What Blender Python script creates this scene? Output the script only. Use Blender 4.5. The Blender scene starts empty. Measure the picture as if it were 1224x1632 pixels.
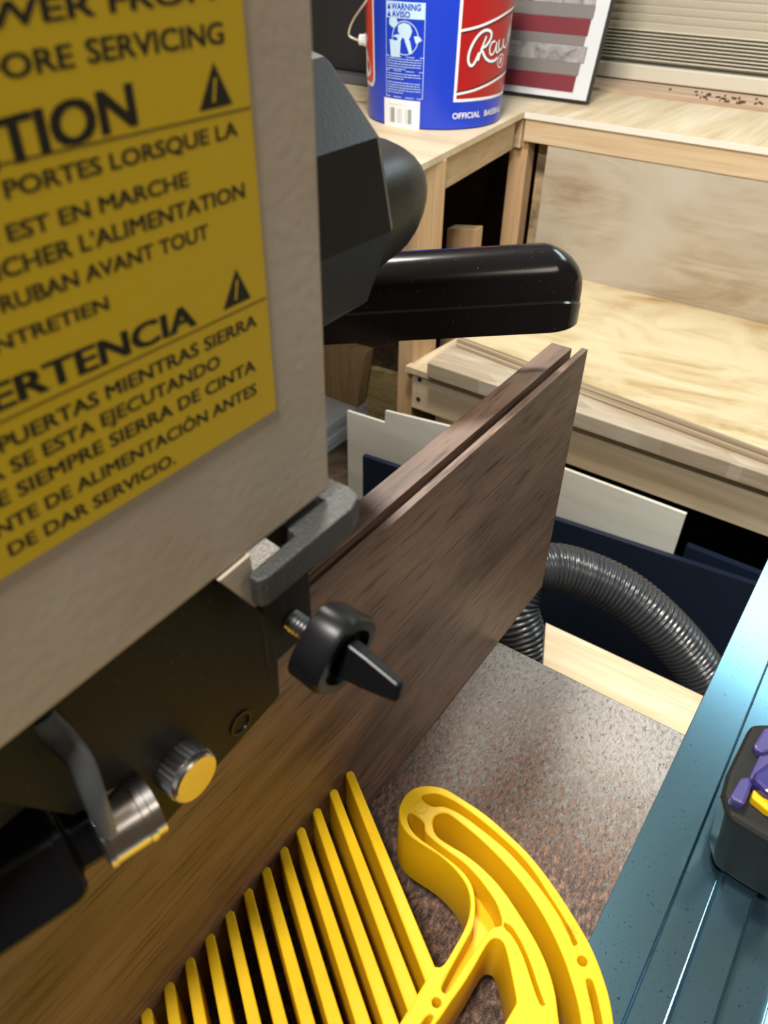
import bpy, bmesh, math, random
from mathutils import Vector, Matrix
random.seed(7)
C = bpy.context.scene.collection
sc = bpy.context.scene
# ------------------------------------------------------------------ camera, light, exposure
BX = Vector((0.8177, -0.3646, 0.4457)); BY = Vector((0.5757, 0.4979, -0.6487)); BZ = Vector((0.0146, 0.7869, 0.6169))
BZ.normalize(); BY = (BY - BZ * BY.dot(BZ)).normalized(); BX = BY.cross(BZ)
F = 1226.0
cam_d = bpy.data.cameras.new('camera'); cam = bpy.data.objects.new('camera', cam_d); C.objects.link(cam)
cam.matrix_world = Matrix((BX, BY, BZ)).to_4x4()
cam_d.sensor_fit = 'VERTICAL'; cam_d.sensor_height = 36.0; cam_d.lens = F / 1632 * 36.0
cam_d.clip_start = 0.01
cam_d.dof.use_dof = True; cam_d.dof.focus_distance = 0.42; cam_d.dof.aperture_fstop = 20
sc.camera = cam
sc.view_settings.view_transform = 'Standard'; sc.view_settings.look = 'None'
sc.view_settings.gamma = 1; sc.view_settings.use_curve_mapping = False
sc.view_settings.exposure = 0.0
w = bpy.data.worlds.new('world'); sc.world = w; w.use_nodes = True
w.node_tree.nodes['Background'].inputs[0].default_value = (0.85, 0.92, 1.0, 1)
w.node_tree.nodes['Background'].inputs[1].default_value = 0.16

def area(name, loc, target, size, sy, power, col):
    l = bpy.data.lights.new(name, 'AREA'); l.shape = 'RECTANGLE'; l.size = size; l.size_y = sy
    l.energy = power; l.color = col
    o = bpy.data.objects.new(name, l); C.objects.link(o); o.location = loc
    o.rotation_euler = (Vector(target) - Vector(loc)).to_track_quat('-Z', 'Y').to_euler()
    return o
area('ceiling_light_middle', (-0.55, 0.80, 0.92), (-0.50, 1.25, -1), 0.26, 0.20, 30, (1.0, 0.96, 0.88))
area('ceiling_light_front', (-0.05, -0.28, 0.92), (-0.2, 0.9, -0.9), 0.20, 0.16, 34, (1.0, 0.97, 0.91))
area('added_sheen_light_rear', (0.25, 1.95, 0.92), (0.2, 1.7, -1), 0.9, 0.55, 15, (0.74, 0.95, 1.0))  # unseen bluish lamp added to give the bar its cyan sheen
area('added_fill_light_side', (1.1, 0.2, 0.80), (0.0, 0.3, -0.4), 0.5, 0.3, 3.2, (1.0, 0.88, 0.72))  # unseen fill lamp added to lift the housing's right face

# ------------------------------------------------------------------ helpers
def ray(px, py):
    c = Vector((px - 612.0, 816.0 - py, -F))
    return Vector((BX.dot(c), BY.dot(c), BZ.dot(c)))
def P(px, py, axis, val):
    r = ray(px, py); return r * (val / r['xyz'.index(axis)])

def wpos(o):
    v = Vector((0, 0, 0))
    while o: v = v + Vector(o.location); o = o.parent
    return v
def link(name, me, m, parent=None, origin=None):
    """vertices come in world coordinates; the object gets its own origin"""
    vs = [v.co for v in me.vertices]
    if origin is None:
        if parent is not None: origin = wpos(parent)
        else:
            origin = Vector(((min(v.x for v in vs) + max(v.x for v in vs)) / 2, (min(v.y for v in vs) + max(v.y for v in vs)) / 2, min(v.z for v in vs)))
    origin = Vector(origin)
    me.transform(Matrix.Translation(-origin))
    o = bpy.data.objects.new(name, me); C.objects.link(o)
    if m: me.materials.clear(); me.materials.append(m)
    o.parent = parent
    o.location = origin - (wpos(parent) if parent else Vector((0, 0, 0)))
    return o
def obj(name, bm, m, parent=None, smooth=None, origin=None, bevel=0, seg=2):
    bmesh.ops.recalc_face_normals(bm, faces=bm.faces[:])
    me = bpy.data.meshes.new(name)
    if smooth is not None:
        for f in bm.faces: f.smooth = True
        for e in bm.edges:
            if len(e.link_faces) == 2 and e.calc_face_angle(0) > smooth: e.smooth = False
    bm.to_mesh(me); bm.free()
    o = link(name, me, m, parent, origin)
    if bevel:
        md = o.modifiers.new('bevel', 'BEVEL'); md.width = bevel; md.segments = seg; md.limit_method = 'ANGLE'; md.angle_limit = math.radians(35)
    return o
def thing(name, label, cat, loc, group=None):
    o = bpy.data.objects.new(name, None); C.objects.link(o); o.location = loc
    return tag(o, label, cat, group)
def tag(o, label, cat, group=None, kind=None):
    o['label'] = label; o['category'] = cat
    if group: o['group'] = group
    if kind: o['kind'] = kind
    return o
def box(bm, x0, x1, y0, y1, z0, z1, M=None):
    vs = [bm.verts.new(Vector(c)) for c in ((x0,y0,z0),(x1,y0,z0),(x1,y1,z0),(x0,y1,z0),(x0,y0,z1),(x1,y0,z1),(x1,y1,z1),(x0,y1,z1))]
    if M:
        for v in vs: v.co = M @ v.co
    for f in ((0,3,2,1),(4,5,6,7),(0,1,5,4),(1,2,6,5),(2,3,7,6),(3,0,4,7)): bm.faces.new([vs[i] for i in f])
    return vs
def bx(*a, M=None):
    bm = bmesh.new(); box(bm, *a, M=M); return bm
def struct(name, bm, m):
    o = obj(name, bm, m); o['kind'] = 'structure'; return o
def prism(bm, pts, off):
    """closed polygon of 3d points, extruded by vector off"""
    off = Vector(off)
    a = [bm.verts.new(p) for p in pts]; b = [bm.verts.new(Vector(p) + off) for p in pts]
    n = len(a)
    bm.faces.new(a); bm.faces.new(b[::-1])
    for i in range(n): bm.faces.new((a[i], b[i], b[(i+1) % n], a[(i+1) % n]))
def frame(axis):
    t = Vector(axis).normalized(); u = t.cross(Vector((0,0,1)))
    if u.length < 1e-3: u = Vector((1,0,0))
    u.normalize(); return t, u, t.cross(u).normalized()
def lathe(bm, base, axis, prof, n=32, shape=None):
    """prof: list of (distance along axis, radius); shape(k,angle)->radius factor"""
    t, u, v = frame(axis); rings = []
    for k, (d, r) in enumerate(prof):
        ring = []
        for i in range(n):
            a = 2*math.pi*i/n; rr = r * (shape(k, a) if shape else 1)
            ring.append(bm.verts.new(Vector(base) + t*d + (u*math.cos(a) + v*math.sin(a))*rr))
        rings.append(ring)
    for p, q in zip(rings, rings[1:]):
        for i in range(n): bm.faces.new((p[i], p[(i+1)%n], q[(i+1)%n], q[i]))
    bm.faces.new(rings[0][::-1]); bm.faces.new(rings[-1])
def catmull(pts, n):
    pts = [Vector(p) for p in pts]; out = []
    e = [pts[0]*2-pts[1]] + pts + [pts[-1]*2-pts[-2]]
    for i in range(1, len(e)-2):
        p0, p1, p2, p3 = e[i-1:i+3]
        for k in range(n):
            t = k/n
            out.append(0.5*((2*p1) + (p2-p0)*t + (2*p0-5*p1+4*p2-p3)*t*t + (3*p1-p0-3*p2+p3)*t**3))
    out.append(pts[-1]); return out
def sweep(bm, path, rad, n=16, sx=1.0):
    t0 = (path[1]-path[0]).normalized(); u = t0.cross(Vector((0.1,0.2,1))).normalized(); rings = []
    for i, p in enumerate(path):
        a = path[max(i-1,0)]; b = path[min(i+1,len(path)-1)]; t = (b-a).normalized()
        u = (u - t*u.dot(t)).normalized(); v = t.cross(u)
        r = rad(i) if callable(rad) else rad
        rings.append([bm.verts.new(p + (u*math.cos(2*math.pi*k/n)*sx + v*math.sin(2*math.pi*k/n))*r) for k in range(n)])
    for p, q in zip(rings, rings[1:]):
        for i in range(n): bm.faces.new((p[i], p[(i+1)%n], q[(i+1)%n], q[i]))
    bm.faces.new(rings[0][::-1]); bm.faces.new(rings[-1])
def curve_mesh(loops, extrude, bevel=0.0, res=2, inset=0.0):
    cu = bpy.data.curves.new('outline', 'CURVE'); cu.dimensions = '2D'; cu.fill_mode = 'BOTH'
    cu.extrude = extrude; cu.offset = -bevel-inset; cu.bevel_depth = bevel; cu.bevel_resolution = res
    for L in loops:
        s = cu.splines.new('POLY'); s.points.add(len(L)-1); s.use_cyclic_u = True
        for i, p in enumerate(L): s.points[i].co = (p[0], p[1], 0, 1)
    o = bpy.data.objects.new('outline', cu); C.objects.link(o)
    dg = bpy.context.evaluated_depsgraph_get(); me = bpy.data.meshes.new_from_object(o.evaluated_get(dg))
    bpy.data.objects.remove(o); bpy.data.curves.remove(cu)
    return me
_tc = {}
def text_mesh(s, bold=0.0, shear=0.0):
    """flat text mesh, normalised to cap height 1 and left edge at 0; returns mesh and its width"""
    cu = bpy.data.curves.new('t', 'FONT'); cu.body = s; cu.offset = bold if bold>.015 else 0; cu.shear = shear; cu.resolution_u = 3
    o = bpy.data.objects.new('t', cu); C.objects.link(o)
    dg = bpy.context.evaluated_depsgraph_get(); me = bpy.data.meshes.new_from_object(o.evaluated_get(dg))
    bpy.data.objects.remove(o); bpy.data.curves.remove(cu)
    x0 = min(v.co.x for v in me.vertices); x1 = max(v.co.x for v in me.vertices)
    h = 0.69
    me.transform(Matrix.Diagonal((1/h, 1/h, 1, 1)) @ Matrix.Translation((-x0, 0, 0)))
    return me, (x1-x0)/h
def add_mesh(bm, me, fn):
    n = len(bm.verts); vs = [bm.verts.new(fn(v.co)) for v in me.vertices]
    for p in me.polygons:
        try: bm.faces.new([vs[i] for i in p.vertices])
        except ValueError: pass
    bpy.data.meshes.remove(me)
def smooth_loop(pts, n=3):
    out = []; N = len(pts)
    for i in range(N):
        p0, p1, p2, p3 = (Vector(pts[(i+k-1) % N]) for k in range(4))
        for k in range(n):
            t = k/n
            out.append(0.5*((2*p1) + (p2-p0)*t + (2*p0-5*p1+4*p2-p3)*t*t + (3*p1-p0-3*p2+p3)*t**3))
    return out

# ------------------------------------------------------------------ materials
def mat(name, col, rough=0.5, metal=0.0, spec=0.5, coat=0.0):
    m = bpy.data.materials.new(name); m.use_nodes = True
    b = m.node_tree.nodes['Principled BSDF']
    b.inputs['Base Color'].default_value = (*col, 1); b.inputs['Roughness'].default_value = rough
    b.inputs['Metallic'].default_value = metal; b.inputs['Specular IOR Level'].default_value = spec
    b.inputs['Coat Weight'].default_value = coat
    return m
def N(m, t, **kw):
    n = m.node_tree.nodes.new(t)
    for k, v in kw.items():
        if k in n.inputs: n.inputs[k].default_value = v
        else: setattr(n, k, v)
    return n
def L(m, a, b): m.node_tree.links.new(a, b)
def coords(m, scale, rot=(0,0,0)):
    t = N(m, 'ShaderNodeTexCoord'); mp = N(m, 'ShaderNodeMapping')
    mp.inputs['Scale'].default_value = scale; mp.inputs['Rotation'].default_value = rot
    L(m, t.outputs['Object'], mp.inputs['Vector']); return mp.outputs['Vector']
def ramp(m, fac, stops):
    r = N(m, 'ShaderNodeValToRGB'); e = r.color_ramp.elements
    e[0].position, e[0].color = stops[0][0], (*stops[0][1], 1)
    e[1].position, e[1].color = stops[-1][0], (*stops[-1][1], 1)
    for p, c in stops[1:-1]:
        x = e.new(p); x.color = (*c, 1)
    L(m, fac, r.inputs[0]); return r.outputs[0]
def noise(m, vec, scale, detail=4, rough=0.55, dist=0.0):
    n = N(m, 'ShaderNodeTexNoise'); n.inputs['Scale'].default_value = scale; n.inputs['Detail'].default_value = detail
    n.inputs['Roughness'].default_value = rough; n.inputs['Distortion'].default_value = dist
    L(m, vec, n.inputs['Vector']); return n.outputs['Fac']
def mix(m, fac, a, b, mode='MIX'):
    x = N(m, 'ShaderNodeMix', data_type='RGBA', blend_type=mode)
    if hasattr(fac, 'is_output') or isinstance(fac, bpy.types.NodeSocket): L(m, fac, x.inputs[0])
    else: x.inputs[0].default_value = fac
    for v, i in ((a, 6), (b, 7)):
        if isinstance(v, bpy.types.NodeSocket): L(m, v, x.inputs[i])
        else: x.inputs[i].default_value = (*v, 1)
    return x.outputs[2]
def base(m, col): L(m, col, m.node_tree.nodes['Principled BSDF'].inputs['Base Color'])
def bump(m, h, strength=0.3, dist=0.001):
    b = N(m, 'ShaderNodeBump'); b.inputs['Strength'].default_value = strength; b.inputs['Distance'].default_value = dist
    L(m, h, b.inputs['Height']); L(m, b.outputs[0], m.node_tree.nodes['Principled BSDF'].inputs['Normal'])
def wood(name, c1, c2, c3, axis='x', sc_=8.0, stretch=12.0, rough=0.6, fine=0.35, dist=1.5, blot=None, rot=(0,0,0)):
    m = mat(name, c1, rough)
    s = [sc_]*3; s['xyz'.index(axis)] = sc_/stretch
    v = coords(m, s, rot)
    n1 = noise(m, v, 1.6, 5, 0.6, dist)
    s2 = [sc_*14]*3; s2['xyz'.index(axis)] = sc_*14/40
    v2 = coords(m, s2, rot); n2 = noise(m, v2, 1.0, 3, 0.7)
    col = ramp(m, n1, [(0.30, c2), (0.5, c1), (0.72, c3)])
    dk = ramp(m, n2, [(0.30, (0.55,0.5,0.45)), (0.55, (1,1,1))])
    col = mix(m, fine, col, dk, 'MULTIPLY')
    if blot:
        v3 = coords(m, (1,1,1)); n3 = noise(m, v3, blot[0], 4, 0.6, 0.8)
        col = mix(m, ramp(m, n3, [(0.42,(0,0,0)),(0.62,(1,1,1))]), col, blot[1])
    base(m, col); bump(m, n2, 0.15, 0.0006)
    return m
W_ply = wood('pale_plywood', (0.62,0.50,0.34), (0.50,0.37,0.22), (0.74,0.64,0.48), 'y', 6, 9)
W_plyx = wood('pale_plywood_crosswise', (0.60,0.49,0.33), (0.50,0.37,0.22), (0.72,0.62,0.47), 'x', 5, 9)
W_panel = wood('weathered_plywood_panel', (0.44,0.36,0.26), (0.34,0.265,0.17), (0.54,0.475,0.37), 'x', 6, 3.5, 0.5, 0.3, 3.0, (2.6,(0.50,0.45,0.37)))
W_stain = wood('blotchy_plywood', (0.58,0.46,0.27), (0.38,0.24,0.09), (0.76,0.66,0.45), 'x', 4, 3, 0.5, 0.3, 2.0, (6.0,(0.62,0.52,0.33)))
W_pine = wood('pine_stud', (0.56,0.37,0.20), (0.46,0.28,0.14), (0.66,0.47,0.28), 'z', 12, 14, 0.6, 0.3)
W_pinex = wood('pine_rail', (0.58,0.42,0.25), (0.48,0.32,0.17), (0.68,0.54,0.36), 'x', 12, 14, 0.6, 0.3)
W_piney = wood('pine_side_rail', (0.52,0.36,0.20), (0.42,0.27,0.14), (0.62,0.46,0.28), 'y', 12, 14, 0.6, 0.3)
W_crate = wood('pine_board_wood', (0.70,0.55,0.36), (0.60,0.42,0.24), (0.80,0.68,0.48), 'x', 14, 10, 0.55, 0.3)
W_block = wood('laminated_maple', (0.50,0.43,0.33), (0.42,0.34,0.25), (0.62,0.55,0.44), 'x', 14, 6, 0.5, 0.25)
W_white = wood('white_birch', (0.86,0.85,0.76), (0.78,0.76,0.64), (0.90,0.90,0.84), 'x', 5, 4, 0.6, 0.1)
W_tan = wood('tan_offcut_wood', (0.32,0.21,0.09), (0.24,0.14,0.05), (0.42,0.30,0.14), 'z', 12, 8)
W_osb = wood('yellow_board_wood', (0.45,0.34,0.15), (0.28,0.19,0.07), (0.58,0.46,0.22), 'x', 14, 3, 0.6, 0.5, 2)
W_dark = wood('shade_dark_boards', (0.075,0.045,0.026), (0.03,0.018,0.010), (0.16,0.10,0.06), 'z', 6, 6, 0.8)  # shade under the bench put into the colour: boards darkened to stay dim
W_sill = wood('rosy_sill_wood', (0.55,0.38,0.27), (0.42,0.27,0.18), (0.68,0.52,0.40), 'x', 9, 8)

# walnut: brown with darker long streaks and open pores
WAL = mat('walnut', (0.14,0.08,0.05), 0.48)
v = coords(WAL, (20,3.4,20), (0.22,0,0)); n1 = noise(WAL, v, 1.2, 5, 0.6, 0.9)
v2 = coords(WAL, (420,30,420)); n2 = noise(WAL, v2, 1.0, 2, 0.6)
c = ramp(WAL, n1, [(0.32,(0.075,0.042,0.027)),(0.45,(0.17,0.105,0.075)),(0.60,(0.27,0.175,0.13)),(0.74,(0.14,0.085,0.060))])
c = mix(WAL, 0.75, c, ramp(WAL, n2, [(0.33,(0.30,0.25,0.22)),(0.46,(1,1,1))]), 'MULTIPLY')
base(WAL, c); bump(WAL, n2, 0.3, 0.0004)

CREAM = mat('cream_paint', (0.46,0.39,0.30), 0.42)
v = coords(CREAM, (1,1,1)); nn = noise(CREAM, v, 350, 3); n3 = noise(CREAM, v, 30, 3)
base(CREAM, mix(CREAM, 1.0, (0.50,0.42,0.33), ramp(CREAM, n3, [(0.3,(0.88,0.86,0.84)),(0.7,(1,1,1))]), 'MULTIPLY')); bump(CREAM, nn, 0.25, 0.0004)
STICK = mat('yellow_label', (0.62,0.42,0.012), 0.45)
INK = mat('black_ink', (0.012,0.010,0.004), 0.5)
INKRULE = mat('brown_rule_ink', (0.16,0.10,0.01), 0.5)
BLACKP = mat('satin_black_plastic', (0.005,0.005,0.006), 0.34, 0, 0.2)
KNOBP = mat('matte_black_plastic', (0.018,0.018,0.020), 0.40)
vb = coords(KNOBP, (1,1,1)); bump(KNOBP, noise(KNOBP, vb, 700, 2), 0.25, 0.0003)
GLOSS = mat('glossy_black_plastic', (0.008,0.008,0.010), 0.17, 0, 0.5)
v = coords(GLOSS, (1,1,1)); n1 = noise(GLOSS, v, 900, 2, 0.5)
base(GLOSS, mix(GLOSS, ramp(GLOSS, n1, [(0.73,(0,0,0)),(0.80,(1,1,1))]), (0.008,0.008,0.010), (0.35,0.33,0.28)))
IRON = mat('cast_bracket_metal', (0.085,0.085,0.08), 0.5, 0.6)
v = coords(IRON, (1,1,1)); bump(IRON, noise(IRON, v, 1100, 3), 0.9, 0.0006)
BLK = mat('black_oxide_steel', (0.018,0.016,0.010), 0.55, 0.0, 0.25)
v = coords(BLK, (1,1,1)); n1 = noise(BLK, v, 500, 4, 0.7)
base(BLK, mix(BLK, ramp(BLK, n1, [(0.60,(0,0,0)),(0.72,(1,1,1))]), (0.012,0.010,0.005), (0.07,0.055,0.04)))
STEEL = mat('polished_steel', (0.62,0.60,0.60), 0.26, 1.0)
STEELD = mat('knurled_steel', (0.45,0.45,0.46), 0.3, 1.0)
YEL = mat('yellow_plastic', (0.68,0.41,0.004), 0.45, 0, 0.3)
YEL.node_tree.nodes['Principled BSDF'].inputs['Subsurface Weight'].default_value = 0.06
YEL.node_tree.nodes['Principled BSDF'].inputs['Subsurface Radius'].default_value = (0.006, 0.003, 0.0005)
YEL.node_tree.nodes['Principled BSDF'].inputs['Subsurface Scale'].default_value = 1.0
v = coords(YEL, (1,1,1)); n1 = noise(YEL, v, 60, 4, 0.7)
base(YEL, mix(YEL, ramp(YEL, n1, [(0.62,(0,0,0)),(0.78,(1,1,1))]), (0.68,0.41,0.004), (0.40,0.20,0.004)))
ALU = mat('blue_tinted_aluminium', (0.14,0.34,0.42), 0.21, 0.97)  # metal with a bluish base colour and small darker specks
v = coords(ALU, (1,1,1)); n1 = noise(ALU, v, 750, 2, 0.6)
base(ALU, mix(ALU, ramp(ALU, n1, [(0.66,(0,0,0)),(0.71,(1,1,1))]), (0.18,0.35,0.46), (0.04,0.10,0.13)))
# table: ground cast iron under drifted brown sawdust
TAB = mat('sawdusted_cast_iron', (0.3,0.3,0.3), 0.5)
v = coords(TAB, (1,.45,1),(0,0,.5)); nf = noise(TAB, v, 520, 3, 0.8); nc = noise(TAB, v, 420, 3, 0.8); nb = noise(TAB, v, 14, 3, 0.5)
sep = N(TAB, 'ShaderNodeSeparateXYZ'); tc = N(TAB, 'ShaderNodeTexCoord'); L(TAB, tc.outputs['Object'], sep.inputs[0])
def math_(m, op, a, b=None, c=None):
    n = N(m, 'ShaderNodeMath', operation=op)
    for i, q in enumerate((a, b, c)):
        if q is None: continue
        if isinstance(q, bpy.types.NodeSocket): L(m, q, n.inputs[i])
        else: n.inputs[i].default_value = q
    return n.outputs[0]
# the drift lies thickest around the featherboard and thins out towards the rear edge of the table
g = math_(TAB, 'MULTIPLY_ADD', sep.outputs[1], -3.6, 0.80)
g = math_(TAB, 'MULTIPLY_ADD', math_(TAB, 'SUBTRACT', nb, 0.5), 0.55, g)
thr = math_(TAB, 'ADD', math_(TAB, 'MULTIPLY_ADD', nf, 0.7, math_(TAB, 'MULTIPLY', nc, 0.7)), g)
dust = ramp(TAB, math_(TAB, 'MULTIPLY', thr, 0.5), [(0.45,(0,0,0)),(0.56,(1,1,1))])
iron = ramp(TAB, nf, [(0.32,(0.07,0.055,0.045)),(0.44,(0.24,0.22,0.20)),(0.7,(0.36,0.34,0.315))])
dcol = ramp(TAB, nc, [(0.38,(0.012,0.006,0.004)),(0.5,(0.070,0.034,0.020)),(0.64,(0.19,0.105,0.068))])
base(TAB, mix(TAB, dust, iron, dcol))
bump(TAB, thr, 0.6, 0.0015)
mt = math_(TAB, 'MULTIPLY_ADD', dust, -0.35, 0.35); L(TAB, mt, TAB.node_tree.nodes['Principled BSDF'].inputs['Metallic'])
BLUE = mat('blue_bucket_plastic', (0.012,0.045,0.52), 0.28)
RED = mat('red_print', (0.36,0.010,0.012), 0.3)
REDO = mat('orange_red_print', (0.72,0.05,0.03), 0.3)
WHITE = mat('white_print', (0.78,0.80,0.84), 0.35)
LBLUE = mat('pale_blue_print', (0.50,0.68,0.86), 0.35)
GREY = mat('grey_bars', (0.28,0.32,0.33), 0.4)
MIDG = mat('light_grey_bars', (0.58,0.61,0.64), 0.4)
NAVY = mat('navy_laminate', (0.010,0.018,0.040), 0.42)
WIRE = mat('cream_wire', (0.62,0.58,0.48), 0.4)
HOSE = mat('grey_ribbed_plastic', (0.045,0.048,0.055), 0.24, 0, 0.7)
BLINDM = mat('cream_blind_vinyl', (0.66,0.61,0.50), 0.5)
FLWHITE = mat('distressed_white_paint', (0.50,0.48,0.47), 0.6)
v = coords(FLWHITE, (1,1,1)); n1 = noise(FLWHITE, v, 18, 5, 0.7, 1)
base(FLWHITE, ramp(FLWHITE, n1, [(0.35,(0.13,0.115,0.11)),(0.48,(0.30,0.28,0.27)),(0.7,(0.46,0.45,0.46))]))
FLGREY = mat('faded_grey_paint', (0.19,0.165,0.155), 0.6)
FLRED = mat('faded_red_paint', (0.17,0.014,0.022), 0.6)
BORDER = mat('white_border_paint', (0.62,0.63,0.64), 0.5)
BLACKF = mat('black_edge_paint', (0.01,0.01,0.01), 0.5)
PURP = mat('purple_plastic', (0.045,0.036,0.14), 0.35)
CLAMPM = mat('charcoal_rubber', (0.012,0.0115,0.010), 0.65, 0, 0.2)
GREYB = mat('grey_white_boards', (0.55,0.56,0.60), 0.5)
CONC = mat('dark_concrete', (0.03,0.028,0.026), 0.9)
CEIL = mat('ceiling_paint', (0.55,0.52,0.47), 0.8)
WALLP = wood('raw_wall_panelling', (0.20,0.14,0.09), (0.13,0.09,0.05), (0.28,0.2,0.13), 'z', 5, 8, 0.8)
GLASS = mat('dark_window_glass', (0.02,0.025,0.03), 0.05)
FRAMEW = mat('white_frame_paint', (0.6,0.58,0.52), 0.5)
SCREW = mat('dark_screw', (0.05,0.05,0.05), 0.4, 0.8)
PLYE = mat('plywood_edge', (0.5,0.4,0.28), 0.6)      # thin ply layers run around the edge
v = coords(PLYE, (2,2,420)); n1 = noise(PLYE, v, 1.0, 1)
base(PLYE, ramp(PLYE, n1, [(0.40,(0.22,0.15,0.09)),(0.52,(0.55,0.45,0.31)),(0.7,(0.72,0.64,0.50))]))

# ------------------------------------------------------------------ room
FZ, CZ = -1.46, 0.95
WY = 2.29
struct('floor', bx(-1.75,1.9,-1.6,WY+.1,FZ-.05,FZ), CONC)
struct('ceiling', bx(-1.75,1.9,-1.6,WY+.1,CZ,CZ+.05), CEIL)
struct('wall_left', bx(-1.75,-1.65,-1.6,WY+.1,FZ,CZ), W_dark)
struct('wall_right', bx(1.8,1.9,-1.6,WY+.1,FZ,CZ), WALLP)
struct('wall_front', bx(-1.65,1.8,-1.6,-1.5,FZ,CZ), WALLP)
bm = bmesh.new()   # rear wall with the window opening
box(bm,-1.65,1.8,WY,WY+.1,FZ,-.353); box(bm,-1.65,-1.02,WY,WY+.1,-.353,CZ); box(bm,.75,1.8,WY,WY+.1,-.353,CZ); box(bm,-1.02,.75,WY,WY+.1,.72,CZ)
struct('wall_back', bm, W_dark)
bm = bmesh.new()
for a in ((-1.02,-.97,WY+.005,WY+.06,-.353,.72),(.70,.75,WY+.005,WY+.06,-.353,.72),(-.97,.70,WY+.005,WY+.06,-.353,-.31),(-.97,.70,WY+.005,WY+.06,.67,.72)): box(bm,*a)
wf = struct('window_1', bm, FRAMEW)
obj('pane', bx(-.97,.70,WY+.03,WY+.036,-.31,.67), GLASS, wf)
SZ = -0.353
struct('trim_1', bx(-1.3,1.2,2.10,WY-.001,SZ+.0005,SZ+.007), W_sill)

# blind hanging in front of the window
bl = thing('window_blind', 'cream horizontal slat blind lowered behind the leaning flag board', 'blind', (-.1,2.25,SZ+.03))
bm = bmesh.new(); z = SZ+.055
for k in range(9):
    M_ = Matrix.Translation((0,2.262,z)) @ Matrix.Rotation(math.radians(-18),4,'X'); box(bm,-1.0,.74,-.012,.012,-.0011,.0011,M_); z += .0078
for k in range(40):
    M_ = Matrix.Translation((0,2.262,z)) @ Matrix.Rotation(math.radians(-64),4,'X'); box(bm,-1.0,.74,-.0125,.0125,-.0008,.0008,M_); z += .0175
    if z > .66: break
obj('slats', bm, BLINDM, bl)
obj('bottom_rail', bx(-1.0,.74,2.245,2.275,SZ+.010,SZ+.045), BLINDM, bl, bevel=.003)
obj('head_rail', bx(-1.0,.74,2.235,2.285,.665,.70), BLINDM, bl)

# ------------------------------------------------------------------ corner bench
bench = thing('corner_bench', 'built-in L-shaped pine and plywood bench in the rear corner', 'workbench', (-.8,1.7,FZ))
eA = P(836,178,'z',SZ); eB = P(674,261,'z',SZ)         # inner corner and near end of the left run
eD = (eB-eA).normalized(); eC = eA + eD*0.60
bm = bmesh.new()
prism(bm, [eA, eC, Vector((-1.6,eC.y,SZ)), Vector((-1.6,2.28,SZ)), Vector((eA.x,2.28,SZ))], (0,0,-.012))
obj('side_top', bm, W_plyx, bench)
obj('rear_top', bx(eA.x+.0005,1.4,eA.y,2.28,SZ-.012,SZ), W_ply, bench)
obj('edge_strip', bx(eA.x+.002,1.4,eA.y-.003,eA.y-.0002,SZ-.0125,SZ-.0005), mat('white_edge_banding',(0.8,0.77,0.68),0.4), bench)
obj('apron', bx(eA.x+.004,1.4,eA.y+.001,eA.y+.019,SZ-.060,SZ-.0125), W_pinex, bench, bevel=.001)
def post(name, x0,x1,y0,y1,z0,z1,m=W_pine): return obj(name, bx(x0,x1,y0,y1,z0,z1), m, bench, bevel=.0015)
post('post', -.822,-.784,eB.y+.012,eB.y+.101,FZ,SZ-.0125)
cx = eA.x
post('post', cx-.034,cx+.012,1.762,1.80,FZ,SZ-.0125)
post('post', cx+.020,cx+.062,1.802,1.84,FZ,SZ-.0125, wood('stained_pine_stud',(0.34,0.24,0.13),(0.14,0.10,0.07),(0.50,0.37,0.22),'x',9,1.2))
post('post', 1.3,1.38,1.77,1.83,FZ,SZ-.0125)
post('post', -1.6,-1.56,1.25,1.33,FZ,SZ-.0125)
obj('short_apron', bx(-1.05,cx-.001,1.745,1.761,SZ-.075,SZ-.0125), W_pinex, bench)
bm = bmesh.new(); nrm = Vector((-eD.y,eD.x,0)); nrm = nrm if nrm.x<0 else -nrm
a = eA+eD*.02+nrm*.012; b = eB+nrm*.012
prism(bm,[a+Vector((0,0,-.0125)),b+Vector((0,0,-.0125)),b+Vector((0,0,-.075)),a+Vector((0,0,-.075))], nrm*.036)
obj('side_apron', bm, W_piney, bench)
bm = bmesh.new(); q = P(786,219,'y',1.744); lathe(bm,q,(0,-1,0),[(-.001,.004),(.001,.0042)],12); obj('screw', bm, SCREW, bench)
# plywood back panel under the rear run
pl = P(869,232,'y',1.80); pb = P(925,447,'y',1.78)
obj('back_panel', bx(cx+.066,1.3,1.750,1.762,-.6915,SZ-.0605), W_panel, bench)
# lower deck, deeper towards the room
DZ = -.750
d0 = P(646,583,'z',DZ); d1 = P(738,533,'z',DZ)
bm = bmesh.new()
prism(bm,[d0,d1,d1+(d1-d0)*1.2,Vector((1.4,d1.y+(d1.y-d0.y)*1.2,DZ)),Vector((1.4,d0.y,DZ))],(0,0,-.013))
obj('lower_deck', bm, W_ply, bench)
obj('lower_apron', bx(-.776,1.4,d0.y+.006,d0.y+.042,DZ-.096,DZ-.0135), W_plyx, bench, bevel=.001)
for px,py in ((669,605),(667,636)):
    bm = bmesh.new(); q = P(px,py,'y',d0.y+.006); lathe(bm,q,(0,-1,0),[(-.001,.0045),(.0012,.005)],12); obj('screw', bm, SCREW, bench)
obj('low_shelf', bx(-1.6,-.86,1.25,2.2,-1.24,-1.222), W_dark, bench)

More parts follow.
